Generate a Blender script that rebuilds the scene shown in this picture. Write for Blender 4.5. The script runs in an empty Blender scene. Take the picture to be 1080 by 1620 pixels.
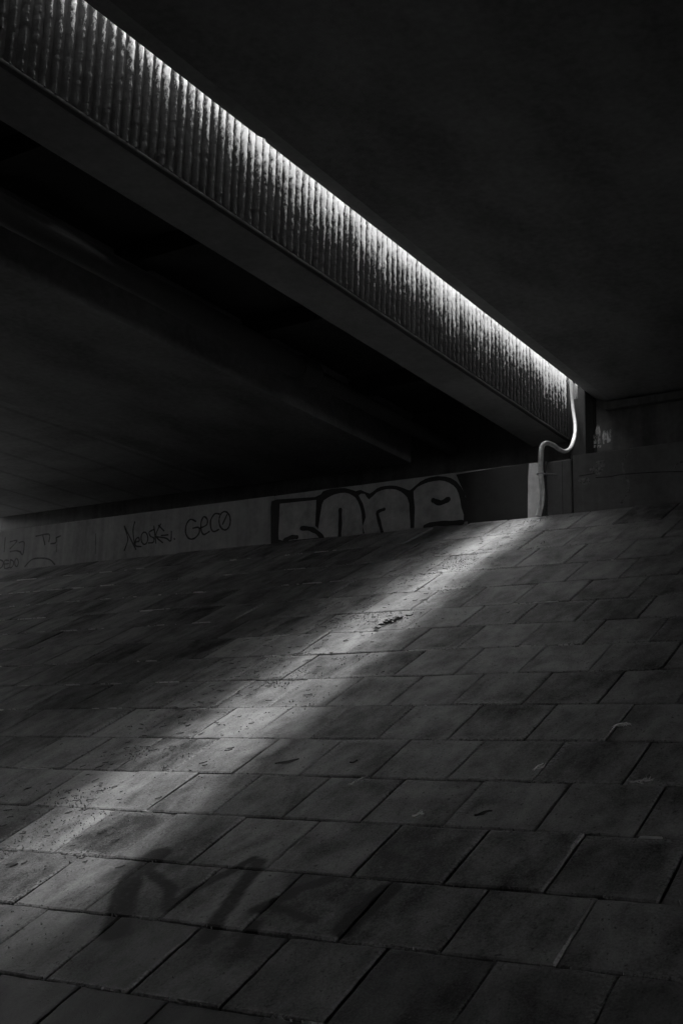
import bpy, bmesh, math, random
from mathutils import Matrix, Vector, noise
random.seed(7)
C = bpy.context.scene.collection
EYE = 1.6                                   # camera height above the road; coordinates below are relative to the eye
# ------------------------------------------------------------------ traced shapes in metres (x, z on the wall; x, s on the slope)
G_BACK = [[[-8.876,2.965],[-8.908,3.459],[-8.81,3.556],[-8.214,3.525],[-8.095,3.585],[-7.974,3.603],[-7.764,3.595],[-7.6,3.536],[-7.527,3.543],[-7.395,3.483],[-7.295,3.536],[-7.182,3.556],[-7.012,3.537],[-6.857,3.47],[-6.801,3.474],[-6.679,3.555],[-6.543,3.594],[-6.354,3.581],[-6.194,3.499],[-6.088,3.342],[-6.029,3.119],[-6.008,3.002]]]
G_FILL = [[[-8.759,3.492],[-8.188,3.485],[-8.193,3.147],[-8.065,2.986],[-8.671,2.987],[-8.762,3.1]],[[-8.103,3.416],[-8.03,3.487],[-7.911,3.526],[-7.762,3.531],[-7.643,3.484],[-7.567,3.399],[-7.504,3.24],[-7.476,2.978],[-8.071,2.982],[-8.143,3.122]],[[-7.554,3.475],[-7.467,3.486],[-7.401,3.408],[-7.294,3.485],[-7.152,3.512],[-7.011,3.487],[-6.897,3.417],[-6.834,3.298],[-6.806,2.975],[-7.453,2.981],[-7.444,3.184],[-7.493,3.366]],[[-6.773,3.441],[-6.651,3.514],[-6.488,3.538],[-6.353,3.522],[-6.233,3.455],[-6.166,3.35],[-6.126,3.177],[-6.099,3.006],[-6.335,3.014],[-6.616,2.982],[-6.757,2.98],[-6.751,3.24]]]
G_INK = [[0.03,[[-8.398,3.132],[-8.274,3.113],[-8.165,3.06],[-8.077,2.982]]],[0.03,[[-8.656,2.996],[-8.564,3.025],[-8.47,3.022]]],[0.026,[[-7.82,3.318],[-7.814,3.143],[-7.818,2.978]]],[0.022,[[-7.18,3.259],[-7.27,3.227],[-7.251,3.128],[-7.202,2.973]]],[0.032,[[-6.499,3.3],[-6.404,3.259],[-6.298,3.291]]],[0.03,[[-6.602,2.986],[-6.481,3.008],[-6.295,3.001],[-6.112,2.993]]]]
TAG_A = [[[-11.442,3.09],[-11.391,3.222],[-11.406,3.302],[-11.476,3.445]],[[-11.476,3.445],[-11.328,3.236],[-11.226,3.088]],[[-11.28,3.489],[-11.302,3.37],[-11.259,3.172],[-11.226,3.088]],[[-11.261,3.192],[-11.173,3.204],[-11.19,3.254],[-11.239,3.229],[-11.231,3.141],[-11.128,3.119]],[[-11.012,3.229],[-11.015,3.191],[-11.03,3.162],[-11.054,3.148],[-11.082,3.15],[-11.109,3.169],[-11.129,3.201],[-11.139,3.239],[-11.136,3.277],[-11.121,3.306],[-11.097,3.321],[-11.069,3.318],[-11.042,3.299],[-11.022,3.267],[-11.012,3.229]],[[-10.91,3.345],[-10.995,3.314],[-10.965,3.253],[-10.9,3.219],[-10.907,3.162],[-10.994,3.16]],[[-10.914,3.393],[-10.857,3.148]],[[-10.792,3.411],[-10.865,3.254],[-10.733,3.143]],[[-10.828,3.395],[-10.722,3.308]],[[-10.766,3.245],[-10.644,3.244]],[[-10.586,3.287],[-10.588,3.154],[-10.677,3.2],[-10.839,3.233]],[[-10.527,3.181],[-10.517,3.172]]]
TAG_B = [[[-10.163,3.39],[-10.26,3.427],[-10.327,3.358],[-10.33,3.245],[-10.264,3.16],[-10.169,3.156],[-10.092,3.224],[-10.109,3.3],[-10.204,3.299]],[[-10.085,3.288],[-9.97,3.325],[-9.964,3.399],[-10.025,3.442],[-10.067,3.371],[-10.059,3.258],[-10.008,3.194],[-9.917,3.227]],[[-9.759,3.454],[-9.84,3.462],[-9.904,3.374],[-9.885,3.261],[-9.835,3.219],[-9.756,3.24]],[[-9.564,3.342],[-9.57,3.288],[-9.594,3.247],[-9.631,3.226],[-9.674,3.23],[-9.714,3.258],[-9.744,3.304],[-9.757,3.36],[-9.751,3.415],[-9.727,3.456],[-9.69,3.477],[-9.647,3.473],[-9.607,3.444],[-9.577,3.398],[-9.564,3.342]],[[-9.627,3.431],[-9.692,3.308]]]
TAG_C = [[[-13.616,3.385],[-13.519,3.392],[-13.498,3.313],[-13.515,3.192],[-13.576,3.243]],[[-13.796,3.26],[-13.665,3.265],[-13.564,3.234]],[[-13.936,3.49],[-13.929,3.271]],[[-13.816,3.417],[-13.664,3.42],[-13.802,3.307]],[[-14.013,3.153],[-13.93,3.116],[-13.942,3.04],[-13.994,3.013]],[[-13.81,3.123],[-13.899,3.129],[-13.883,3.012],[-13.785,3.013]],[[-13.892,3.075],[-13.804,3.076]],[[-13.768,3.135],[-13.763,3.011],[-13.701,3.037],[-13.698,3.099],[-13.768,3.135]],[[-13.591,3.075],[-13.591,3.049],[-13.599,3.028],[-13.613,3.017],[-13.631,3.019],[-13.648,3.032],[-13.662,3.054],[-13.669,3.081],[-13.669,3.108],[-13.661,3.129],[-13.647,3.139],[-13.629,3.138],[-13.612,3.125],[-13.598,3.102],[-13.591,3.075]],[[-13.259,3.454],[-12.986,3.46],[-12.972,3.345]],[[-13.11,3.449],[-13.051,3.307]],[[-12.926,3.311],[-12.823,3.318],[-12.822,3.393]],[[-12.822,3.393],[-12.732,3.415]],[[-13.437,3.003],[-13.3,3.099],[-13.111,3.107],[-12.919,3.07],[-12.805,2.987]]]
DRIP = [[[-12.023,3.383],[-12.003,3.088]],[[-14.036,3.734],[-14.03,3.608]],[[-12.799,3.286],[-12.797,3.18]]]
R_PALE = [[[-4.07,3.595],[-4.134,3.54],[-4.161,3.456],[-4.145,3.353],[-4.104,3.248],[-4.106,3.149],[-4.165,3.055],[-4.197,3.021]],[[-3.601,3.35],[-3.563,3.395],[-3.503,3.41],[-3.42,3.408]]]
R_PATCH = [[[-4.465,3.518],[-4.426,3.536],[-4.374,3.539],[-4.36,3.486],[-4.403,3.409],[-4.442,3.36],[-4.474,3.364]],[[-4.544,3.451],[-4.491,3.483],[-4.488,3.406],[-4.516,3.397]],[[-4.689,3.353],[-4.558,3.357],[-4.547,3.286],[-4.625,3.282]]]
R_CRACK = [[[-4.662,3.386],[-4.571,3.39],[-4.48,3.395]],[[-4.468,3.346],[-4.315,3.338],[-4.189,3.346],[-3.965,3.338],[-3.722,3.322],[-3.484,3.297]]]
B_PATCH = [[[-5.402,4.851],[-5.371,4.764],[-5.361,4.697],[-5.368,4.541],[-5.45,4.54],[-5.516,4.552],[-5.545,4.631],[-5.481,4.647],[-5.439,4.707]],[[-5.314,4.74],[-5.265,4.708],[-5.199,4.74],[-5.217,4.545],[-5.269,4.536],[-5.327,4.524],[-5.341,4.628]],[[-5.533,4.535],[-5.352,4.517],[-5.361,4.483],[-5.526,4.496]]]
S_MARK = [[0.063,[[-4.296,5.484],[-4.283,5.24],[-4.116,4.973],[-3.97,4.76]]],[0.051,[[-4.245,5.313],[-3.974,5.184],[-3.848,5.015]]],[0.033,[[-3.846,5.0],[-3.82,5.175],[-3.752,5.33],[-3.692,5.505]]],[0.039,[[-3.633,5.479],[-3.566,5.212],[-3.516,5.009],[-3.46,4.808]]],[0.036,[[-3.151,5.365],[-3.244,5.275],[-3.316,5.129],[-3.364,5.063]]],[0.021,[[-3.358,5.108],[-3.189,5.077],[-3.028,5.019]]],[0.033,[[-3.293,4.947],[-3.256,4.805]]],[0.051,[[-2.807,5.324],[-2.83,5.149],[-2.836,4.985]]]]
DEB = {"tuft":[[-5.024,9.497],[-5.093,9.305],[-4.916,9.67]],"leaf":[[-4.23,6.653],[-5.163,5.239],[-3.762,6.672],[-2.661,6.091]],"twig":[[-3.603,6.419],[-2.312,7.232],[-2.579,6.647],[-1.989,6.509],[-3.024,6.058]],"moss":[[-4.191,5.386],[-3.645,5.398],[-2.957,4.888],[-5.058,6.115],[-2.817,6.007],[-2.067,6.496],[-1.827,6.497],[-2.375,5.93]]}
HOSE = [[-5.638,14.3,5.409],[-5.617,14.3,5.028],[-5.547,14.2,4.706],[-5.499,14.05,4.502],[-5.416,13.7,4.245],[-5.353,13.35,4.097],[-5.286,13.0,4.023],[-5.182,12.55,3.949],[-5.107,12.18,3.865],[-5.085,12.0,3.778],[-5.064,11.91,3.633],[-5.074,11.93,3.432],[-5.069,11.95,3.253],[-5.083,11.96,3.11],[-5.118,11.95,2.951]]
ALPHA = math.radians(25.487); CA, SA = math.cos(ALPHA), math.sin(ALPHA)
WALL_Y, WALL_TOP = 12.05, 3.615
BACK_Y = 14.66
FX = -5.75                                  # plane of the ribbed fascia
GAP = 0.28
RX = FX + GAP                               # edge of the near deck
DECK_TOP = 5.565
LGAP, LEFT, LG0, CREST, REND = 18.0, 52.0, 8.3, 4.88, 36.0                     # the next gap to the left, and how far the decks reach that way
FB = 4.60                                   # underside of the far deck's edge beam
def slope_z(y): return -2.5/CA + y*math.tan(ALPHA)
def on_slope(x, s, h=0.0): return Vector((x, s*CA - h*SA, -2.5/CA + s*SA + h*CA))

# ------------------------------------------------------------------ materials
class NT:
    def __init__(s, name):
        s.m = bpy.data.materials.new(name); s.m.use_nodes = True
        s.t = s.m.node_tree; s.t.nodes.clear()
        s.o = s.n('ShaderNodeOutputMaterial'); s.b = s.n('ShaderNodeBsdfPrincipled')
        s.t.links.new(s.b.outputs[0], s.o.inputs[0])
        s.tc = s.n('ShaderNodeTexCoord')
    def n(s, t, **k):
        x = s.t.nodes.new(t)
        for a, v in k.items(): setattr(x, a, v)
        return x
    def put(s, sock, v):
        if isinstance(v, (int, float)): sock.default_value = v
        elif isinstance(v, tuple): sock.default_value = v
        else: s.t.links.new(v, sock)
    def math(s, op, a, b=0.0, clamp=False):
        x = s.n('ShaderNodeMath', operation=op, use_clamp=clamp); s.put(x.inputs[0], a); s.put(x.inputs[1], b); return x.outputs[0]
    def noise(s, scale, detail=6, rough=.6, stretch=(1,1,1), coord=None, dist=0.0):
        mp = s.n('ShaderNodeMapping'); s.t.links.new(coord or s.tc.outputs['Object'], mp.inputs[0]); mp.inputs['Scale'].default_value = stretch
        x = s.n('ShaderNodeTexNoise'); s.t.links.new(mp.outputs[0], x.inputs['Vector'])
        x.inputs['Scale'].default_value = scale; x.inputs['Detail'].default_value = detail; x.inputs['Roughness'].default_value = rough; x.inputs['Distortion'].default_value = dist
        return x.outputs['Fac']
    def ramp(s, v, a, b, lo=0.0, hi=1.0):
        x = s.n('ShaderNodeMapRange'); s.put(x.inputs[0], v); x.inputs[1].default_value = a; x.inputs[2].default_value = b; s.put(x.inputs[3], lo); s.put(x.inputs[4], hi); return x.outputs[0]
    def mix(s, f, a, b):
        x = s.n('ShaderNodeMix', data_type='FLOAT'); s.put(x.inputs[0], f); s.put(x.inputs[2], a); s.put(x.inputs[3], b); return x.outputs[0]
    def attr(s, name): return s.n('ShaderNodeAttribute', attribute_name=name).outputs['Fac']
    def grey(s, v):
        x = s.n('ShaderNodeCombineColor'); [s.put(x.inputs[i], v) for i in range(3)]; s.t.links.new(x.outputs[0], s.b.inputs['Base Color'])
    def rough(s, v): s.put(s.b.inputs['Roughness'], v)
    def bump(s, h, strength=.5, dist=.01):
        x = s.n('ShaderNodeBump'); s.put(x.inputs['Height'], h); x.inputs['Strength'].default_value = strength; x.inputs['Distance'].default_value = dist
        s.t.links.new(x.outputs[0], s.b.inputs['Normal'])

def concrete(name, base, vary=.35, stretch=(1,1,1), streak=0.0, rough=.85, board=0.0):
    t = NT(name)
    a = t.noise(1.1, 8, .62, stretch); b = t.noise(14, 6, .6); c = t.noise(160, 3, .6)
    v = t.math('ADD', t.ramp(a, .25, .75, -vary, vary), t.ramp(b, .25, .75, -vary*.45, vary*.45))
    v = t.math('ADD', v, t.ramp(c, .3, .7, -vary*.2, vary*.2))
    if streak:                               # rain streaks running down the face
        r = t.noise(5.5, 5, .65, (1, 1, .07)); v = t.math('ADD', v, t.ramp(r, .3, .7, -streak, streak))
    v = t.math('MULTIPLY', t.math('ADD', v, 1.0), base); v = t.math('MAXIMUM', v, base*.2)
    h = t.math('ADD', t.math('MULTIPLY', b, .5), t.math('MULTIPLY', c, .25))
    if board:
        w = t.n('ShaderNodeTexWave', wave_type='BANDS', bands_direction='X'); t.t.links.new(t.tc.outputs['Object'], w.inputs[0]); w.inputs['Scale'].default_value = board; w.inputs['Distortion'].default_value = .6; w.inputs['Detail'].default_value = 2
        h = t.math('ADD', h, t.math('MULTIPLY', t.ramp(w.outputs['Fac'], 0, .06), .5))
        v = t.math('MULTIPLY', v, t.ramp(w.outputs['Fac'], 0, .05, .75, 1.0))
    t.grey(v); t.rough(rough); t.bump(h, .6, .012)
    return t.m

def paint(name, val, rough=.6, thin=0.0, st=(1, 1, 1), wide=0.0):
    t = NT(name); a = t.noise(9, 6, .65); b = t.noise(3.5, 5, .6, (1,1,.15))
    v = t.math('MULTIPLY', t.math('ADD', t.ramp(a, .3, .7, .72, 1.15), t.ramp(b, .3, .7, -.16, .16)), val)
    t.grey(v); t.rough(rough); t.bump(a, .15, .004)
    if thin:                                 # worn spray paint: the wall shows through in flecks
        t.put(t.b.inputs['Alpha'], t.ramp(t.noise(26, 5, .7, st), .36+.09*wide, .62+.06*wide, 1-thin, 1.0-.3*wide))
    return t.m

def mat_slabs():
    t = NT('paving_slab_concrete')
    uv = t.n('ShaderNodeUVMap', uv_map='flat').outputs[0]
    tone = t.attr('tone'); paintm = t.attr('paint'); dirt = t.attr('dirt')
    off = t.n('ShaderNodeVectorMath', operation='ADD'); t.t.links.new(uv, off.inputs[0])
    cc = t.n('ShaderNodeCombineXYZ'); t.put(cc.inputs[2], t.math('MULTIPLY', tone, 37.0)); t.t.links.new(cc.outputs[0], off.inputs[1])
    sv = off.outputs[0]
    a = t.noise(2.6, 7, .6, (1, .45, 1), sv, .6); b = t.noise(9, 6, .62, (1, .6, 1), sv); c = t.noise(95, 5, .75, (1,.8,1), sv); d = t.noise(38, 5, .7, (1,1,1), sv)
    e = t.noise(1.0, 4, .55, (1, .6, 1), uv)
    v = t.math('ADD', t.ramp(a, .32, .68, -.6, .6), t.ramp(b, .32, .68, -.36, .36))
    v = t.math('ADD', v, t.ramp(c, .32, .68, -.46, .46))
    v = t.math('ADD', v, t.ramp(e, .3, .7, -.32, .32))
    v = t.math('ADD', v, t.ramp(tone, 0, 1, -.36, .36))
    v = t.math('MULTIPLY', t.math('ADD', v, 1.0), .215)
    spot = t.ramp(d, .62, .68)               # lichen dots and pits
    v = t.mix(t.math('MULTIPLY', spot, .6), v, .36)
    pit = t.ramp(t.noise(46, 3, .6, (1,.7,1), sv), .36, .33)
    v = t.mix(t.math('MULTIPLY', pit, .8), v, .05)
    v = t.mix(dirt, v, .075)
    edge_light = t.math('MULTIPLY', t.attr('wear'), t.ramp(t.noise(55, 4, .7, (1,1,1), uv), .42, .6), True)
    v = t.mix(t.math('MULTIPLY', edge_light, .75), v, .42)  # pale slab edges: the light they catch is painted in
    pm = t.math('MULTIPLY', paintm, t.ramp(t.noise(30, 6, .7, (1,1,1), uv), .3, .5, .72, 1.0))
    v = t.mix(pm, v, .018)
    t.grey(t.math('MAXIMUM', v, .025))
    t.rough(t.ramp(t.noise(4, 5, .6, (1,.5,1), sv), .3, .7, .42, .72))
    t.put(t.b.inputs['Specular IOR Level'], .4)
    h = t.math('ADD', t.math('MULTIPLY', c, .5), t.math('MULTIPLY', d, .5)); h = t.math('ADD', h, t.math('MULTIPLY', b, .6)); h = t.math('SUBTRACT', h, t.math('MULTIPLY', pit, .4))
    t.bump(h, .55, .008)
    return t.m

def mat_fascia():
    t = NT('ribbed_fascia_concrete')
    sep = t.n('ShaderNodeSeparateXYZ'); t.t.links.new(t.tc.outputs['Object'], sep.inputs[0]); z = sep.outputs[2]
    crest = t.attr('crest'); ribv = t.attr('rib')
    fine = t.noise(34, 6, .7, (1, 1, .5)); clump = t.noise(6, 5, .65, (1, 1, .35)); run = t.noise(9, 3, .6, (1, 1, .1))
    # a crust of lime in ragged tails; gap light's fall-off is painted into its fade
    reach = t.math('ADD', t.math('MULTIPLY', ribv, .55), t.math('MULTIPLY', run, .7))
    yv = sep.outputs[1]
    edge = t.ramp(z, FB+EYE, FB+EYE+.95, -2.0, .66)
    edge = t.math('SUBTRACT', edge, t.ramp(yv, 4.4, 7.6, 1.0, 0.0))          # the crust darkens towards the near end: shade painted in
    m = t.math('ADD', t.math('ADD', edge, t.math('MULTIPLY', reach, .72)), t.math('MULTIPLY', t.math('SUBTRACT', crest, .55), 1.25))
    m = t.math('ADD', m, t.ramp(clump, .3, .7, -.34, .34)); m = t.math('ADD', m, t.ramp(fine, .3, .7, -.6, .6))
    lit_crust = t.ramp(m, .02, .75)
    v = t.mix(lit_crust, t.ramp(fine, .3, .7, .008, .03), t.ramp(clump, .3, .7, .6, .88))
    t.grey(v); t.rough(.8)
    h = t.math('ADD', fine, t.math('MULTIPLY', lit_crust, .5)); t.bump(h, .7, .012)
    return t.m

M = {
 'slab': mat_slabs(), 'fascia': mat_fascia(),
 'bed': concrete('joint_dirt', .028, .5),
 'mortar': concrete('pale_joint_mortar', .82, .3),
 'soffit': concrete('dark_deck_concrete', .235, .45, (1, .5, 1), 0, .9, 0),
 'soffit_pale': concrete('pale_deck_concrete', .26, .4, (.5, 1, 1), 0, .9, .35),  # slightly lighter tone stands for daylight reaching the left soffit
 'beam': concrete('edge_beam_concrete', .2, .3), 'nosing': concrete('nosing_concrete', .34, .3), 'white_face': concrete('limed_inner_face', .25, .2), 'sooty': concrete('sooty_concrete', .035, .4), 'limed': concrete('limewashed_concrete', .72, .3, (1,1,1), .2),  # after the beam: tones painted for glow, bounce, shade and gap light
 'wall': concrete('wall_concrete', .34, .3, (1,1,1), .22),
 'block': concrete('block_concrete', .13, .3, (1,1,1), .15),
 'back': concrete('back_wall_concrete', .10, .4, (1,1,1), .3),
 'road': concrete('asphalt', .07, .3), 'earth': concrete('bare_ground', .13, .4),
 'black': paint('black_spray_paint', .022), 'ink': paint('black_marker_paint', .03, .6, .35),
 'chrome': paint('silver_grey_paint', .42), 'faded': paint('faded_dark_paint', .09, .7, .55),
 'pale': paint('pale_whitewash', .27, .8, .6), 'lime': paint('pale_lime_stain', .62, .85, 1.0, (1, 1, .3), .15), 'ghost': paint('pale_ghost_line', .19, .8, .6),
 'steel': concrete('rusty_dull_pipe', .05, .3),
 'twig': concrete('dry_twig', .85, .3), 'leaf': concrete('dead_leaf', .05, .4), 'grit': concrete('grit', .25, .6),
}
t = NT('grey_plastic_hose'); t.grey(t.ramp(t.noise(7, 6, .65), .32, .68, .30, .62)); t.rough(.24); t.bump(t.noise(60, 4, .6), .1, .004); M['hose'] = t.m
t = NT('galvanised_strap'); t.grey(.35); t.b.inputs['Metallic'].default_value = .7; t.rough(.45); M['strap'] = t.m

# ------------------------------------------------------------------ mesh helpers
def build(name, verts, faces, mat, parent=None, smooth=False):
    """one mesh object; verts in eye coordinates"""
    me = bpy.data.meshes.new(name)
    me.from_pydata([(v[0], v[1], v[2]+EYE) for v in verts], [], faces); me.update()
    if smooth: me.shade_smooth()
    for m in (mat if isinstance(mat, list) else [mat]): me.materials.append(m)
    o = bpy.data.objects.new(name, me); C.objects.link(o)
    if parent:
        o.parent = parent; o.matrix_parent_inverse = parent.matrix_world.inverted()
    return o
def fix(o):
    bm = bmesh.new(); bm.from_mesh(o.data); bmesh.ops.recalc_face_normals(bm, faces=bm.faces); bm.to_mesh(o.data); bm.free(); return o
def thing(name, label, cat, loc, group=None):
    o = bpy.data.objects.new(name, None); C.objects.link(o); o.location = (loc[0], loc[1], loc[2]+EYE); o.empty_display_size = .2
    bpy.context.view_layer.update()
    tag(o, label, cat, group); return o
def tag(o, label, cat, group=None):
    o['label'] = label; o['category'] = cat
    if group: o['group'] = group
    return o
def box(name, x0, x1, y0, y1, z0, z1, mat, parent=None, bev=0.0, wob=0.0, cuts=1):
    bm = bmesh.new(); bmesh.ops.create_cube(bm, size=1)
    for v in bm.verts: v.co = Vector(((x0+x1)/2+v.co.x*(x1-x0), (y0+y1)/2+v.co.y*(y1-y0), (z0+z1)/2+v.co.z*(z1-z0)))
    if bev: bmesh.ops.bevel(bm, geom=bm.edges[:], offset=bev, segments=2, affect='EDGES', profile=.6)
    if cuts > 1:
        bmesh.ops.subdivide_edges(bm, edges=[e for e in bm.edges if e.calc_length() > .4], cuts=cuts, use_grid_fill=True)
    if wob:
        for v in bm.verts: v.co += Vector([wob*noise.noise(v.co*3.1+Vector((k*9, 0, 0))) for k in range(3)])
    me = bpy.data.meshes.new(name)
    for v in bm.verts: v.co.z += EYE
    bm.to_mesh(me); bm.free(); me.materials.append(mat)
    o = bpy.data.objects.new(name, me); C.objects.link(o)
    if parent: o.parent = parent; o.matrix_parent_inverse = parent.matrix_world.inverted()
    return o
def smooth_path(P, n=8):
    P = [Vector(p) for p in P]; out = []
    for i in range(len(P)-1):
        p0, p1, p2, p3 = P[max(i-1,0)], P[i], P[i+1], P[min(i+2,len(P)-1)]
        for k in range(n):
            t = k/n
            out.append(.5*((2*p1)+(p2-p0)*t+(2*p0-5*p1+4*p2-p3)*t*t+(3*p1-p0-3*p2+p3)*t**3))
    out.append(P[-1]); return out
def tube(path, rad, seg=12):
    V, F = [], []; up = Vector((.3, .9, .2)); path = [Vector(p) for p in path]
    for i, p in enumerate(path):
        d = (path[min(i+1, len(path)-1)]-path[max(i-1, 0)]).normalized()
        s = d.cross(up)
        if s.length < 1e-3: s = d.cross(Vector((1, 0, 0)))
        s.normalize(); u = s.cross(d); up = u if i else up
        up = u if u.length > .1 else up
        r = rad(i/(len(path)-1)) if callable(rad) else rad
        V += [p+r*(math.cos(2*math.pi*k/seg)*s+math.sin(2*math.pi*k/seg)*u) for k in range(seg)]
    for i in range(len(path)-1):
        for k in range(seg): F.append((i*seg+k, i*seg+(k+1)%seg, (i+1)*seg+(k+1)%seg, (i+1)*seg+k))
    F += [tuple(range(seg))[::-1], tuple(range((len(path)-1)*seg, len(path)*seg))]
    return V, F
def flat_shape(name, polys, y, mat, parent, soft=True):          # a coat of paint on a wall face
    V, F = [], []
    for P in polys:
        pts = smooth_closed(P) if soft else P; F.append(tuple(range(len(V), len(V)+len(pts)))); V += [(x, y, z) for x, z in pts]
    o = build(name, V, F, mat, parent); bm = bmesh.new(); bm.from_mesh(o.data); bmesh.ops.triangulate(bm, faces=bm.faces[:]); bm.to_mesh(o.data); bm.free()
    return o
def smooth_closed(P):
    n = len(P); out = []
    for i in range(n):
        a, b, c, d = (Vector(P[(i+k-1) % n]) for k in range(4))
        for t in (0, .5):
            q = .5*((2*b)+(c-a)*t+(2*a-5*b+4*c-d)*t*t+(3*b-a-3*c+d)*t**3)
            if t == 0 or (c-b).length < .25: out.append((q.x+random.uniform(-.002,.002), q.y+random.uniform(-.002,.002)))
    return out
def strokes(name, lines, y, r, mat, parent):          # spray or marker lines: each line on its own hair-thin layer
    V, F = [], []
    for li, L in enumerate(lines):
        rr = r
        if isinstance(L[0], (int, float)): rr, L = L
        yy = y - li*.0004
        P = smooth_path([(p[0], 0, p[1]) for p in L], 6); b0 = len(V); n = len(P)
        for i, p in enumerate(P):
            d = (P[min(i+1,n-1)]-P[max(i-1,0)]).normalized(); q = Vector((-d.z, 0, d.x)); w = rr*(1+.12*math.sin(i*.9+li))
            V += [(p.x+q.x*w, yy, p.z+q.z*w), (p.x-q.x*w, yy, p.z-q.z*w)]
        for i in range(n-1): F.append((b0+2*i, b0+2*i+1, b0+2*i+3, b0+2*i+2))
        for e, sgn in ((0, -1), (n-1, 1)):              # round caps
            c = P[e]; d = (P[min(e+1,n-1)]-P[max(e-1,0)]).normalized()*sgn; q = Vector((-d.z, 0, d.x)); k0 = len(V)
            V += [(c.x+rr*(math.cos(a)*q.x+math.sin(a)*d.x), yy, c.z+rr*(math.cos(a)*q.z+math.sin(a)*d.z)) for a in [math.pi*j/6 for j in range(7)]]
            F.append(tuple(range(k0, k0+7)))
    return build(name, V, F, mat, parent)

# ------------------------------------------------------------------ paved slope
ROWS = [2.74, 3.29, 3.83, 4.365, 4.895, 5.411, 5.952, 6.488, 7.035, 7.597, 8.171, 8.74, 9.30, 9.86, 10.46, 11.10, 11.80, 12.58, 13.36]
PH = {0: .125, 1: .385}
def seg_d(px, ps, a, b):
    ax, as_ = a; bx, bs = b; dx, ds = bx-ax, bs-as_; L = dx*dx+ds*ds
    t = 0 if L == 0 else max(0, min(1, ((px-ax)*dx+(ps-as_)*ds)/L))
    return math.hypot(px-ax-t*dx, ps-as_-t*ds)
def paint_at(x, s):
    m = 0
    for k, (r, L) in enumerate(S_MARK):
        r *= (.92, .62, .95, .98, 1.0, 1.15, 1.0, 1.0)[k]
        d = min(seg_d(x, s, L[i], L[i+1]) for i in range(len(L)-1))
        d += .012*noise.noise(Vector((x*14, s*14, 3)))
        m = max(m, min(1, max(0, (r*1.42-d)/.018)))
    for bx_, bs_, r in ((-4.30, 5.36, .14), (-4.12, 5.42, .10), (-4.42, 5.22, .09), (-3.30, 5.36, .12), (-2.86, 5.18, .13)):   # damp old stains around the letters
        d = math.hypot(x-bx_, s-bs_)+.05*noise.noise(Vector((x*8, s*8, 6)))
        m = max(m, .62*min(1, max(0, (r-d)/.06)))
    return m
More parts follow.
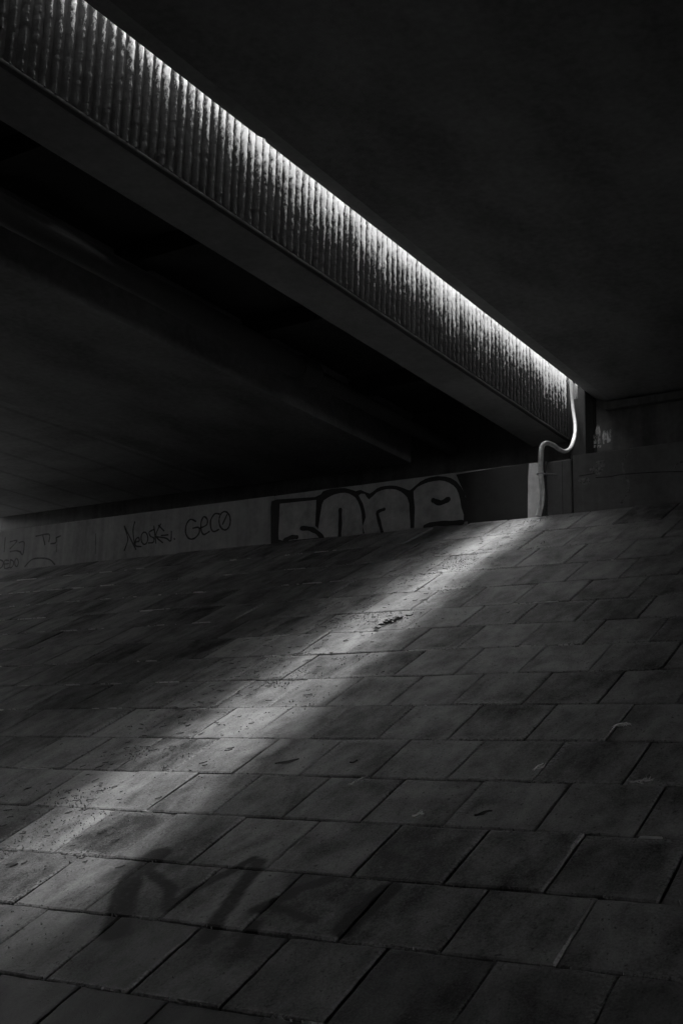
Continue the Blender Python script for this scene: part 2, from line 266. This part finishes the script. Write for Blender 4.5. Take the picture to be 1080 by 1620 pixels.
def paving():
    V, F, MI, UV, TONE, PT, DT, WR = [], [], [], [], [], [], [], []
    rnd = random.Random(3)
    def vert(x, s, h, tone, p=0.0, d=0.0, w=0.0):
        V.append(on_slope(x, s, h)); WR.append(w); UV.append((x, s)); TONE.append(tone); PT.append(p); DT.append(d); return len(V)-1
    vert_bed = [vert(-70, 2.6, -.02, .5), vert(70, 2.6, -.02, .5), vert(70, 13.42, -.02, .5), vert(-70, 13.42, -.02, .5)]
    F.append(tuple(vert_bed)); MI.append(1)
    for ri in range(len(ROWS)-1):
        s0, s1 = ROWS[ri], ROWS[ri+1]
        ph = PH[0] if ri % 2 else PH[1]              # row 5.952 (ri 6) has phase .127 in the half bond below
        ph = .125 if ri in (6, 8, 10, 12, 14, 16, 4, 2, 0) else .385
        for k in range(-62, 49):
            x0 = ph + k*.4925 + rnd.uniform(-.006, .006); x1 = ph + (k+1)*.4925 + rnd.uniform(-.006, .006)
            seen = -16.5 < x0 < .3 and s1 > 4.2
            near = ri in (3, 4, 5) and -4.9 < x0 < -2.2
            n = 26 if near else (9 if seen else 1)
            g = rnd.uniform(.0024, .0052)
            cz = [rnd.gauss(0, .0026) for _ in range(4)]; lift = rnd.gauss(0, .002)+.002
            tone = rnd.random(); damp = .8 if ri < 3 else (.3 if ri == 3 else 0.0); wr = rnd.uniform(0, 50)
            inn = [.5] if n == 1 else [i/(n-1) for i in range(n)]
            ts = [0, 0] + [.022+.956*i for i in ([0, 1] if n == 1 else inn)] + [1, 1]
            N = len(ts); idx = [[0]*N for _ in range(N)]
            sa, sb, xa, xb = s0+g, s1-g, x0+g, x1-g
            for i in range(N):
                for j in range(N):
                    u, v = ts[i], ts[j]; ring = min(i, j, N-1-i, N-1-j)
                    x = xa+(xb-xa)*u; s = sa+(sb-sa)*v
                    if ring < 2 and n > 1:
                        q = .0042*noise.noise(Vector((x*9, s*9, wr))) + .0025*noise.noise(Vector((x*33, s*33, wr)))
                        x += q*(1 if i in (0,1,N-1,N-2) else 0); s += q*(1 if j in (0,1,N-1,N-2) else 0)
                    h = lift + (cz[0]*(1-u)*(1-v)+cz[1]*u*(1-v)+cz[2]*u*v+cz[3]*(1-u)*v) + .0012*noise.noise(Vector((x*4, s*4, wr)))
                    if ring == 0: h = -.03
                    elif ring == 1: h -= .006 + (.003*noise.noise(Vector((x*20, s*20, wr))) if n > 1 else 0)
                    e = max(0, 1-min(u, 1-u, v, 1-v)/.05) if n > 1 else 0
                    idx[i][j] = vert(x, s, h, tone, paint_at(x, s) if near else 0, damp+(1-damp)*.5*e*max(0, .5+noise.noise(Vector((x*3, s*3, 9)))), (1-damp)*max(0, noise.noise(Vector((x*2.3, s*2.3, wr)))+.28)*2 if ring in (1, 2) and n > 1 else 0)
            for i in range(N-1):
                for j in range(N-1):
                    F.append((idx[i][j], idx[i+1][j], idx[i+1][j+1], idx[i][j+1])); MI.append(0)
    # pale mortar in the row joints; towards the left it paints their glints
    for s in ROWS[2:-1]:
        x = -16.0
        while x < .2:
            L = rnd.uniform(.04, .8); left = max(0, min(1, (-5.8-x)/5)); right = max(0, min(1, (x+4)/3))
            if rnd.random() < .12+.88*left+.18*right:
                nn = max(3, int(L/.014)); prev = None; w = rnd.uniform(.003, .008)*(1+.7*left)
                for i in range(nn+1):
                    xx = x+L*i/nn; ww = w*(.35+.65*abs(math.sin(math.pi*i/nn)))*(.25+1.1*rnd.random()); c = s+.004*noise.noise(Vector((xx*5, s, 2)))
                    ww *= max(.04, min(1, .5+3.2*noise.noise(Vector((xx*7, s*3, 8)))))
                    hh = (.001+.004*rnd.random()) if ww > .0012 else -.011
                    cur = [vert(xx, c-ww, -.012, .5), vert(xx, c-ww*.4, hh, .5), vert(xx, c+ww*.5, hh+.002, .5), vert(xx, c+ww, -.012, .5)]
                    if prev:
                        for a in range(3): F.append((prev[a], cur[a], cur[a+1], prev[a+1])); MI.append(2)
                    prev = cur
            x += L + rnd.uniform(.01, .3)
    o = build('paved_slope', V, F, [M['slab'], M['bed'], M['mortar']])
    me = o.data
    me.polygons.foreach_set('material_index', MI)
    for nm, data in (('tone', TONE), ('paint', PT), ('dirt', DT), ('wear', WR)):
        a = me.attributes.new(nm, 'FLOAT', 'POINT'); a.data.foreach_set('value', data)
    uv = me.uv_layers.new(name='flat'); li = [0]*len(me.loops); me.loops.foreach_get('vertex_index', li)
    flat = []
    for i in li: flat += UV[i]
    uv.data.foreach_set('uv', flat)
    o['kind'] = 'structure'; return o
paving()

# ------------------------------------------------------------------ ground and the embankments that close the underpass
def struct(o): o['kind'] = 'structure'; return o
g = build('ground', [(-400,-400,-1.62), (400,-400,-1.62), (400,400,-1.62), (-400,400,-1.62)], [(0,1,2,3)], M['earth']); struct(g)
struct(build('road', [(-300,-6.5,-1.6), (300,-6.5,-1.6), (300,2.1,-1.6), (-300,2.1,-1.6)], [(0,1,2,3)], M['road']))
struct(fix(build('embankment', [(-90,15.6,-1.7), (-64,15.6,5.3), (64,15.6,5.3), (90,15.6,-1.7), (-90,60,-1.7), (-64,60,5.3), (64,60,5.3), (90,60,-1.7)],
       [(0,1,2,3), (4,7,6,5), (1,5,6,2), (0,4,5,1), (2,6,7,3), (0,3,7,4)], M['earth'])))
struct(fix(build('opposite_slope', [(-74,-7.5,-1.7), (74,-7.5,-1.7), (74,-18,3.2), (-74,-18,3.2), (74,-18,CREST), (-74,-18,CREST), (74,-40,3.0), (-74,-40,3.0), (74,-40,-1.7), (-74,-40,-1.7)],
       [(0,1,2,3), (3,2,4,5), (5,4,6,7), (7,6,8,9), (0,9,8,1), (1,8,6,4,2), (0,3,5,7,9)], M['earth'])))

# ------------------------------------------------------------------ abutment
aw = thing('abutment_wall', 'low grey concrete wall at the slope top, painted with big bubble letters and scribbled names', 'wall', (-9.9, WALL_Y+.15, 2.97))
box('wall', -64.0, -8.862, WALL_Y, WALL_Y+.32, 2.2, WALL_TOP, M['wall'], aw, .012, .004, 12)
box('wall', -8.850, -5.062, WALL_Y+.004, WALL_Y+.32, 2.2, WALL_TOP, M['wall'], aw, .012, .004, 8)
PY = WALL_Y-.009
flat_shape('graffiti_background', G_BACK, PY, M['black'], aw)
flat_shape('graffiti_background', [[(-6.04,2.965),(-6.07,3.3),(-6.2,3.585),(-5.7,3.605),(-5.27,3.607),(-5.284,3.45),(-5.281,3.3),(-5.290,3.12),(-5.286,2.962)]], PY-.0006, M['black'], aw, False)
flat_shape('graffiti_background', [[(-5.14,2.962),(-5.125,3.2),(-5.118,3.4),(-5.12,3.607),(-5.064,3.606),(-5.064,2.962)]], PY-.0002, M['sooty'], aw, False)  # dark strip painted in for the hose's shadow
flat_shape('pale_patch', [[(-5.29,2.96),(-5.282,3.12),(-5.286,3.28),(-5.276,3.45),(-5.262,3.606),(-5.20,3.604),(-5.128,3.59),(-5.122,3.4),(-5.126,3.2),(-5.131,3.05),(-5.15,2.96)]], PY+.001, M['limed'], aw, False)  # gap light falling on the wall, painted as a pale patch
flat_shape('graffiti_letter', G_FILL[:1], PY-.003, M['chrome'], aw)
for P in G_FILL[1:]: flat_shape('graffiti_letter', [P], PY-.003, M['chrome'], aw)
strokes('graffiti_outline', G_INK, PY-.006, .03, M['black'], aw)
strokes('graffiti_tag', TAG_A, PY, .0105, M['ink'], aw)
strokes('graffiti_tag', TAG_B, PY, .0115, M['ink'], aw)
strokes('graffiti_tag', TAG_C, PY, .011, M['faded'], aw)
strokes('drip_stain', DRIP, PY, .006, M['faded'], aw)
bl = tag(box('concrete_block', -5.052, -4.755, WALL_Y-.012, WALL_Y+.4, 2.3, 3.60, M['block'], None, .014, .005, 3), 'plain grey concrete block in the wall line right behind the hanging hose', 'concrete block')
rw = thing('abutment_wall', 'dim grey concrete wall right of the hose with a crack and pale curved paint lines', 'wall', (0, WALL_Y+.15, 2.97))
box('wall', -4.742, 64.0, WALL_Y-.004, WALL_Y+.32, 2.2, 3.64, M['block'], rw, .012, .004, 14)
RY = WALL_Y-.013
flat_shape('pale_patch', R_PATCH, RY, M['pale'], rw)
strokes('paint_line', R_PALE, RY-.002, .012, M['ghost'], rw)
strokes('crack', R_CRACK, RY-.004, .0055, M['black'], rw)
strokes('crack', [[(-4.86,2.96),(-4.861,3.58)]], WALL_Y-.02, .003, M['black'], bl)
bw = thing('back_wall', 'dark concrete back wall behind the bearing shelf with a pale lime stain', 'wall', (-4, BACK_Y+.3, 2.9))
box('wall', -64, -5.815, BACK_Y, BACK_Y+.9, 2.4, DECK_TOP-.02, M['back'], bw, .01, .006, 14)
box('wall', -5.43, 64, BACK_Y, BACK_Y+.9, 2.4, DECK_TOP-.02, M['back'], bw, .01, .006, 14)
box('gap_plate', -5.81, -5.435, BACK_Y-.004, BACK_Y+.9, 2.4, 5.23, M['sooty'], bw, .006)  # back wall inside the gap, coloured dark to read as shade
box('shelf', -64, 64, WALL_Y+.325, BACK_Y-.003, 2.4, 3.2, M['back'], bw)
box('ledge', -5.27, 64, BACK_Y-.10, BACK_Y-.002, 4.98, 5.09, M['back'], bw, .01)
for k, P in enumerate(B_PATCH): flat_shape('lime_stain', [P], BACK_Y-.012-.0005*k, M['lime'], bw, False)  # irregular pale patches on the back wall
us = tag(box('upstand_block', -5.57, -5.46, BACK_Y-.30, BACK_Y-.008, 3.2, 5.30, M['sooty'], None, .018, .006, 4), 'narrow upright concrete block with a pale lit top beside the hose at the deck end', 'concrete block')  # upright coloured dark to stand for shade

box('cap', -5.576, -5.445, BACK_Y-.31, BACK_Y-.01, 5.303, 5.34, M['limed'], us, .008, .004, 3)  # lit top of the block, painted as a pale cap
# ------------------------------------------------------------------ far deck with the ribbed fascia
Y0, Y1 = -19.0, 20.0
fd = thing('bridge_deck', 'far concrete bridge deck with a brightly lit ribbed side face and recessed dark underside', 'bridge', (-11, 0, FB))
FEND = 14.58
def fascia():
    prof = [(0, 0), (.040, 0), (.052, .75), (.058, 1), (.072, 1), (.078, .75), (.090, 0)]
    D = .050; V, F, CR, RB = [], [], [], []
    zs = [FB+.03+i*.016 for i in range(60)] + [DECK_TOP-.01]
    ys = []; rnd = random.Random(5); y = 2.0; rib = 0
    while y < FEND-.12:
        rv = rnd.random(); wob = rnd.uniform(-.004, .004)
        for a, d in prof: ys.append((y+a+(wob if d else 0), d, rib, rv))
        y += .1028; rib += 1
    nz = len(zs)
    brk = {}
    for yy, d, r, rv in ys:
        for k, z in enumerate(zs):
            dd = d
            if d > .5:                                   # hammered rib crests: broken, never quite straight
                q = noise.noise(Vector((r*3.7, z*22, d*.6))) + .6*noise.noise(Vector((r*3.7, z*45, d)))
                dd = d*(1 + .16*q) - .30*max(0, noise.noise(Vector((r*7.3, z*9, 50)))-.3)
            else: dd = .10*noise.noise(Vector((yy*20, z*12, 4)))
            dy = .0018*noise.noise(Vector((r*5.1, z*14, 20)))
            V.append((FX-.050+D*dd, yy+dy, z)); CR.append(d); RB.append(rv)
    n = len(ys)
    for i in range(n-1):
        for k in range(nz-1):
            F.append((i*nz+k, (i+1)*nz+k, (i+1)*nz+k+1, i*nz+k+1))
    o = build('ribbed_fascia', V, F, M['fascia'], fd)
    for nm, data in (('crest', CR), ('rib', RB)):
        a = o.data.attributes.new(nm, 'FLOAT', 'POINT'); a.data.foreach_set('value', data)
fascia()
bx = FX-.053
box('edge_beam', bx-.52, bx-.004, Y0, FEND, FB, DECK_TOP-.004, M['beam'], fd, .012, .003, 24)
box('drip_lip', bx-.002, FX-.004, 2.0, FEND-.01, FB-.004, FB+.028, M['sooty'], fd, .010, .003, 30)
box('fascia_end', bx-.002, FX+.012, FEND-.118, FEND-.002, FB-.002, DECK_TOP-.008, M['fascia'], fd, .008, .004, 6)
box('fascia_panel', bx-.002, FX, Y0, 1.99, FB, DECK_TOP-.006, M['beam'], fd, .01)
box('deck_slab', -17.25, bx-.525, Y0, Y1, 5.37, DECK_TOP, M['sooty'], fd)  # recess and its cross beams coloured near black in place of shade
box('soffit_panel', -11.46, -8.25, Y0, FEND, FB+.002, 5.366, M['soffit'], fd, .015, .003, 14)
box('soffit_panel', -17.2, -11.475, Y0, FEND, FB+.03, 5.364, M['soffit_pale'], fd, .01, .003, 14)

for yy in (-8.4, -5.6, -2.8, 0, 2.8, 6.1, 8.2, 10.4, 12.8, 15.0):
    box('cross_beam', -8.247, bx-.523, yy, yy+.25, 5.14, 5.368, M['sooty'], fd, .012)
pv, pf = tube([(-7.62, Y0+.5, 4.75), (-7.62, 10.9, 4.75)], .13, 24)
pp = tag(build('drain_pipe', pv, pf, M['steel'], None, True), 'dark round drain pipe with socket joint slung under the far deck', 'pipe')
pv, pf = tube([(-7.62, 10.85, 4.75), (-7.62, 16.4, 4.75)], .096, 20); build('narrow_pipe', pv, pf, M['steel'], pp, True)
pv, pf = tube([(-7.62, 10.70, 4.75), (-7.62, 10.75, 4.75), (-7.62, 11.0, 4.75), (-7.62, 11.05, 4.75)], lambda t: .165 if .05 < t < .95 else .145, 24); build('socket', pv, pf, M['steel'], pp, True)
od = thing('bridge_deck.002', 'outermost concrete bridge deck beyond the pale soffit at the left edge', 'bridge', (-34, 0, FB))
OX = -17.25-LGAP
box('side_beam', OX-.5, OX, Y0, Y1, FB, DECK_TOP, M['soffit_pale'], od, .012, .003, 14)
box('deck_slab', -LEFT, OX-.504, Y0, Y1, 5.12, DECK_TOP-.004, M['soffit'], od)
box('gap_slab', OX+.004, -17.254, Y0, LG0, 5.2, DECK_TOP-.002, M['soffit'], od)  # unseen slab added to keep gap light off the lower slope
box('gap_slab', OX+.004, -17.254, 13.2, Y1, 5.2, DECK_TOP-.002, M['soffit'], od)  # unseen slab added to keep the sun off the back wall
box('end_wall', -LEFT-.6, -LEFT, -22, 18, -1.7, DECK_TOP+.02, M['back'], od)  # unseen wall added to shut out daylight from the left
# ------------------------------------------------------------------ near deck overhead
RZ = -RX*.9545
nd = thing('bridge_deck.001', 'near concrete bridge deck overhead, a broad dark soffit filling the upper right', 'bridge', (4, 0, 5.1))
def glow_nosing():
    V, F = [], []; ys = [Y0+i*.06 for i in range(int((Y1-Y0)/.06)+1)]
    prof = [(1.2, -.1), (.45, -.1), (.33, -.1), (.25, -.094), (.18, -.083), (.12, -.066), (.07, -.045), (.03, -.022), (0, 0), (.004, .10), (.004, DECK_TOP-RZ-.005)]  # pale rounded lip shaped to imitate glow beside the bright gap
    for y in ys:
        e = .006*noise.noise(Vector((y*2.2, 0, 0)))+.004*noise.noise(Vector((y*9, 5, 0)))
        lump = .03*math.exp(-((y-7.05)/.03)**2)
        for j, (dx, dz) in enumerate(prof):
            k = 1 if 5 < j < 9 else 0
            V.append((RX+dx-(e-lump)*k, y, RZ+dz+.5*e*k))
    n = len(prof)
    for i in range(len(ys)-1):
        for j in range(n-1): F.append((i*n+j, (i+1)*n+j, (i+1)*n+j+1, i*n+j+1))
    o = build('edge_nosing', V, F, [M['nosing'], M['soffit'], M['white_face']], nd, True)  # hidden inner face toned for the light it bounces
    o.data.polygons.foreach_set('material_index', [1 if q % (n-1) < 3 else (2 if q % (n-1) > 7 else 0) for q in range(len(F))])
    return o
glow_nosing()
box('gap_cover', FX+.003, RX-.02, Y0, 4.3, 5.37, DECK_TOP+.08, M['beam'], nd, .01)  # unseen cover added to dim the near fascia and the strip's low end
box('soffit', RX+1.19, REND, Y0, Y1, RZ-.096, DECK_TOP, M['soffit'], nd, 0, .003, 20)
box('deck_core', RX+.03, RX+1.185, Y0, Y1, RZ+.03, DECK_TOP-.004, M['soffit'], nd)
box('deck_surface', RX+.006, REND+.5, Y0, Y1+.2, DECK_TOP+.004, DECK_TOP+.06, M['road'], nd)
box('deck_surface', -17.25, FX-.04, Y0, Y1+.2, DECK_TOP+.004, DECK_TOP+.06, M['road'], fd)

# ------------------------------------------------------------------ hose
hv, hf = tube(smooth_path(HOSE, 10), lambda t: .022+.009*min(1, t*1.25), 18)
hs = tag(build('drain_hose', hv, hf, M['hose'], None, True), 'pale plastic drain hose hanging in an S bend from the deck gap to the slope', 'hose')
c = Vector(HOSE[11])+Vector((0, 0, 0))
sv, sf = tube([c+Vector((.045*math.cos(a)*1.0, .045*math.sin(a), 0)) for a in [2*math.pi*i/20 for i in range(21)]], .008, 8)
build('strap', sv, sf, M['strap'], hs, True)
sv, sf = tube([c+Vector((.045, .0, 0)), c+Vector((.10, .06, .004)), c+Vector((.15, .105, .004))], .006, 8); build('bracket', sv, sf, M['strap'], hs, True)
sv, sf = tube([(-5.63, 14.47, 5.7), (-5.625, 14.47, 5.5), (-5.62, 14.47, 5.35), (-5.616, 14.47, 5.18), (-5.616, 14.47, 5.165)], lambda t: .022 if t < .9 else .012, 12)
tag(build('pipe_stub', sv, sf, M['hose'], None, True), 'short white pipe stub shining beside the top of the hose', 'pipe')

# ------------------------------------------------------------------ litter
def branch(P0, ang, L, r, rnd, V, F, depth=0):
    pts = []; x, s, h = P0
    for i in range(6):
        pts.append(on_slope(x, s, h)); a = ang+rnd.uniform(-.35, .35); x += math.cos(a)*L/5; s += math.sin(a)*L/5; h = max(.006, h+rnd.uniform(-.004, .007))
    v, f = tube(pts, lambda t: r*(1-.6*t), 6); b = len(V); V += v; F += [tuple(i+b for i in q) for q in f]
    if depth < 2:
        for k in (2, 3, 4):
            if rnd.random() < .75:
                i = k; q = pts[i]; sx = q.x; ss = (q.y)/CA
                branch((sx, (q.y*CA+(q.z+2.5/CA)*SA), .008), ang+rnd.choice((-1, 1))*rnd.uniform(.4, .9), L*.45, r*.6, rnd, V, F, depth+1)
TW = [('pale dry twig fork lying on a slab near the middle of the slope', 1.1, .16), ('pale dry twig lying by a joint, highest of the twigs on the right', .75, .15), ('short pale twig in a slab joint low on the right side', 1.0, .12), ('thin pale twig lying along the bright row joint at the right edge', .1, .14), ('small pale twig scrap in a joint below the middle of the slope', .9, .09)]
for (x, s), (lab, a, L) in zip(DEB['twig'], TW):
    rnd = random.Random(int(x*-1000)); V, F = [], []
    branch((x-.33*L*math.cos(a), s-.33*L*math.sin(a), .008), a, L*.66, .0055, rnd, V, F)
    tag(build('twig', V, F, M['twig'], None, True), lab, 'twig', 'dry twigs on the paved slope')
def flake(cx, cs, L, W, ang, rnd, h=.006, curl=.012):
    V = []; n = 7
    for i in range(n):
        t = i/(n-1); w = W*math.sin(math.pi*(t*.92+.04))*rnd.uniform(.75, 1.15)
        for sd in (-1, 0, 1):
            u, v = (t-.5)*L, sd*w
            V.append(on_slope(cx+u*math.cos(ang)-v*math.sin(ang), cs+u*math.sin(ang)+v*math.cos(ang), h+curl*abs(sd)+curl*.8*math.sin(t*5+cx)+.004))
    F = []
    for i in range(n-1): F += [(3*i, 3*i+3, 3*i+4, 3*i+1), (3*i+1, 3*i+4, 3*i+5, 3*i+2)]
    return V, F
LF = ['curled dark dead leaf on a slab just below the light strip, middle of the slope', 'small dark dead leaf on the strip at the far left edge', 'small dark leaf beside the forked pale twig', 'tiny dark leaf on a slab right of the middle']
for (x, s), lab, L in zip(DEB['leaf'], LF, (.15, .07, .05, .09)):
    rnd = random.Random(int(s*1000)); V, F = flake(x, s, L, L*.2, .55, rnd, .005, .006)
    tag(build('dead_leaf', V, F, M['leaf'], None, True), lab, 'leaf', 'dead leaves on the paved slope')
rnd = random.Random(11); V, F = [], []
(tx, ts_), (ta, tas), (tb, tbs) = DEB['tuft']
for i in range(34):
    q = rnd.gauss(0, .3); q = max(-1, min(1, q)); bx_, bs_ = (ta, tas) if q < 0 else (tb, tbs); q = abs(q)
    v, f = flake(tx+(bx_-tx)*q*1.3+rnd.gauss(0, .012), ts_+(bs_-ts_)*q*1.3+rnd.gauss(0, .02), rnd.uniform(.03, .08), rnd.uniform(.0035, .0085), rnd.uniform(.3, 1.7), rnd, rnd.uniform(.003, .03)*(1-q), .008)
    b = len(V); V += v; F += [tuple(j+b for j in k) for k in f]
tf = tag(build('leaf_clump', V, F, M['leaf'], None), 'dark clump of dead leaves and twigs lying on the light strip high on the slope', 'leaf clump')
V, F = [], []
for k in range(5): branch((tx+rnd.uniform(-.03, .02), ts_+rnd.uniform(-.03, .02), .03), rnd.uniform(0, 3), .07, .0035, rnd, V, F, 2)
build('stem', V, F, M['twig'], tf, True)
# grit and leaf crumbs: nobody could count them
rnd = random.Random(21); V, F = [], []; V2, F2 = [], []
def crumb(x, s, r, V, F):
    b = len(V); c = [(1,0,.35), (-.4,.9,.3), (-.7,-.7,.4), (.1,.1,1.1)]
    a = rnd.uniform(0, 6.28); ca, sa = math.cos(a), math.sin(a)
    for p in c:
        p = [q*rnd.uniform(.6, 1.3) for q in p]; V.append(on_slope(x+r*(p[0]*ca-p[1]*sa), s+r*(p[0]*sa+p[1]*ca), .004+r*p[2]))
    for p in c[:3]: V.append(on_slope(x+r*(p[0]*ca-p[1]*sa), s+r*(p[0]*sa+p[1]*ca), -.004))
    F += [(b,b+1,b+3), (b+1,b+2,b+3), (b+2,b,b+3), (b,b+4,b+5,b+1), (b+1,b+5,b+6,b+2), (b+2,b+6,b+4,b)]
for i in range(9000):                                  # under the deck gap, where things fall through
    s = 4.2+9.0*rnd.random(); x = -5.42+rnd.gauss(0, .38)+.45*abs(noise.noise(Vector((s*1.3, 2, 2))))
    if noise.noise(Vector((x*2.2, s*1.6, 7))) + .25*noise.noise(Vector((x*9, s*9, 7))) < .02: continue
    crumb(x, s, rnd.choice((.002, .003, .003, .004, .006)), V, F)
for i in range(2600):                                  # caught in the row joints
    s = rnd.choice(ROWS[3:])+rnd.gauss(0, .006); x = -14+14*rnd.random(); crumb(x, s, rnd.choice((.002, .003, .004, .005)), V, F)
for i in range(500):
    s = 4.2+9.0*rnd.random(); x = -12+12*rnd.random(); crumb(x, s, rnd.choice((.002, .003, .004)), V, F)
o = build('grit', V, F, M['grit']); o['kind'] = 'stuff'
for i in range(420):
    s = 4.3+8.9*rnd.random(); x = -5.5+rnd.gauss(0, .42)
    v, f = flake(x, s, rnd.uniform(.015, .06), rnd.uniform(.004, .011), rnd.gauss(.9, .5), rnd, .003, .003); b = len(V2); V2 += v; F2 += [tuple(j+b for j in k) for k in f]
o = build('leaf_litter', V2, F2, M['leaf']); o['kind'] = 'stuff'

# ------------------------------------------------------------------ light
SUN_TILT, SUN_DISC, SUN_POWER, SKY, EXPO = -6.7, 11.5, .5, .12, 3.85
w = bpy.data.worlds.new('World'); bpy.context.scene.world = w; w.use_nodes = True
nt = w.node_tree; bg = nt.nodes['Background']
sky = nt.nodes.new('ShaderNodeTexSky'); sky.sky_type = 'NISHITA'; sky.sun_disc = False
sky.sun_elevation = math.radians(90-abs(SUN_TILT)); sky.sun_rotation = math.radians(-90)
bw_ = nt.nodes.new('ShaderNodeRGBToBW'); nt.links.new(sky.outputs[0], bw_.inputs[0]); nt.links.new(bw_.outputs[0], bg.inputs[0]); bg.inputs[1].default_value = SKY
sl = bpy.data.lights.new('sun', 'SUN'); sl.energy = SUN_POWER; sl.angle = math.radians(SUN_DISC); sl.color = (1, 1, 1)
so = bpy.data.objects.new('sun', sl); C.objects.link(so); so.location = (0, 0, 30)
so.rotation_euler = (0, math.radians(SUN_TILT), 0)

# ------------------------------------------------------------------ camera
cam = bpy.data.cameras.new('camera'); co = bpy.data.objects.new('camera', cam); C.objects.link(co)
cam.sensor_fit = 'VERTICAL'; cam.sensor_height = 36; cam.sensor_width = 24; cam.lens = 1855.07/1620*36; cam.clip_end = 2000
f = Vector((-.53014701, .81796324, .22333893)); r = Vector((.84238017, .53811474, .02877805)); u = Vector((.09664258, -.20339289, .97431594))
co.matrix_world = Matrix(((r.x, u.x, -f.x, 0), (r.y, u.y, -f.y, 0), (r.z, u.z, -f.z, EYE), (0, 0, 0, 1)))
sc = bpy.context.scene; sc.camera = co
sc.view_settings.view_transform = 'Standard'; sc.view_settings.look = 'None'; sc.view_settings.exposure = EXPO; sc.view_settings.gamma = 1
sc.cycles.use_denoising = True; sc.cycles.max_bounces = 8; sc.cycles.diffuse_bounces = 6; sc.cycles.caustics_reflective = False; sc.cycles.caustics_refractive = False
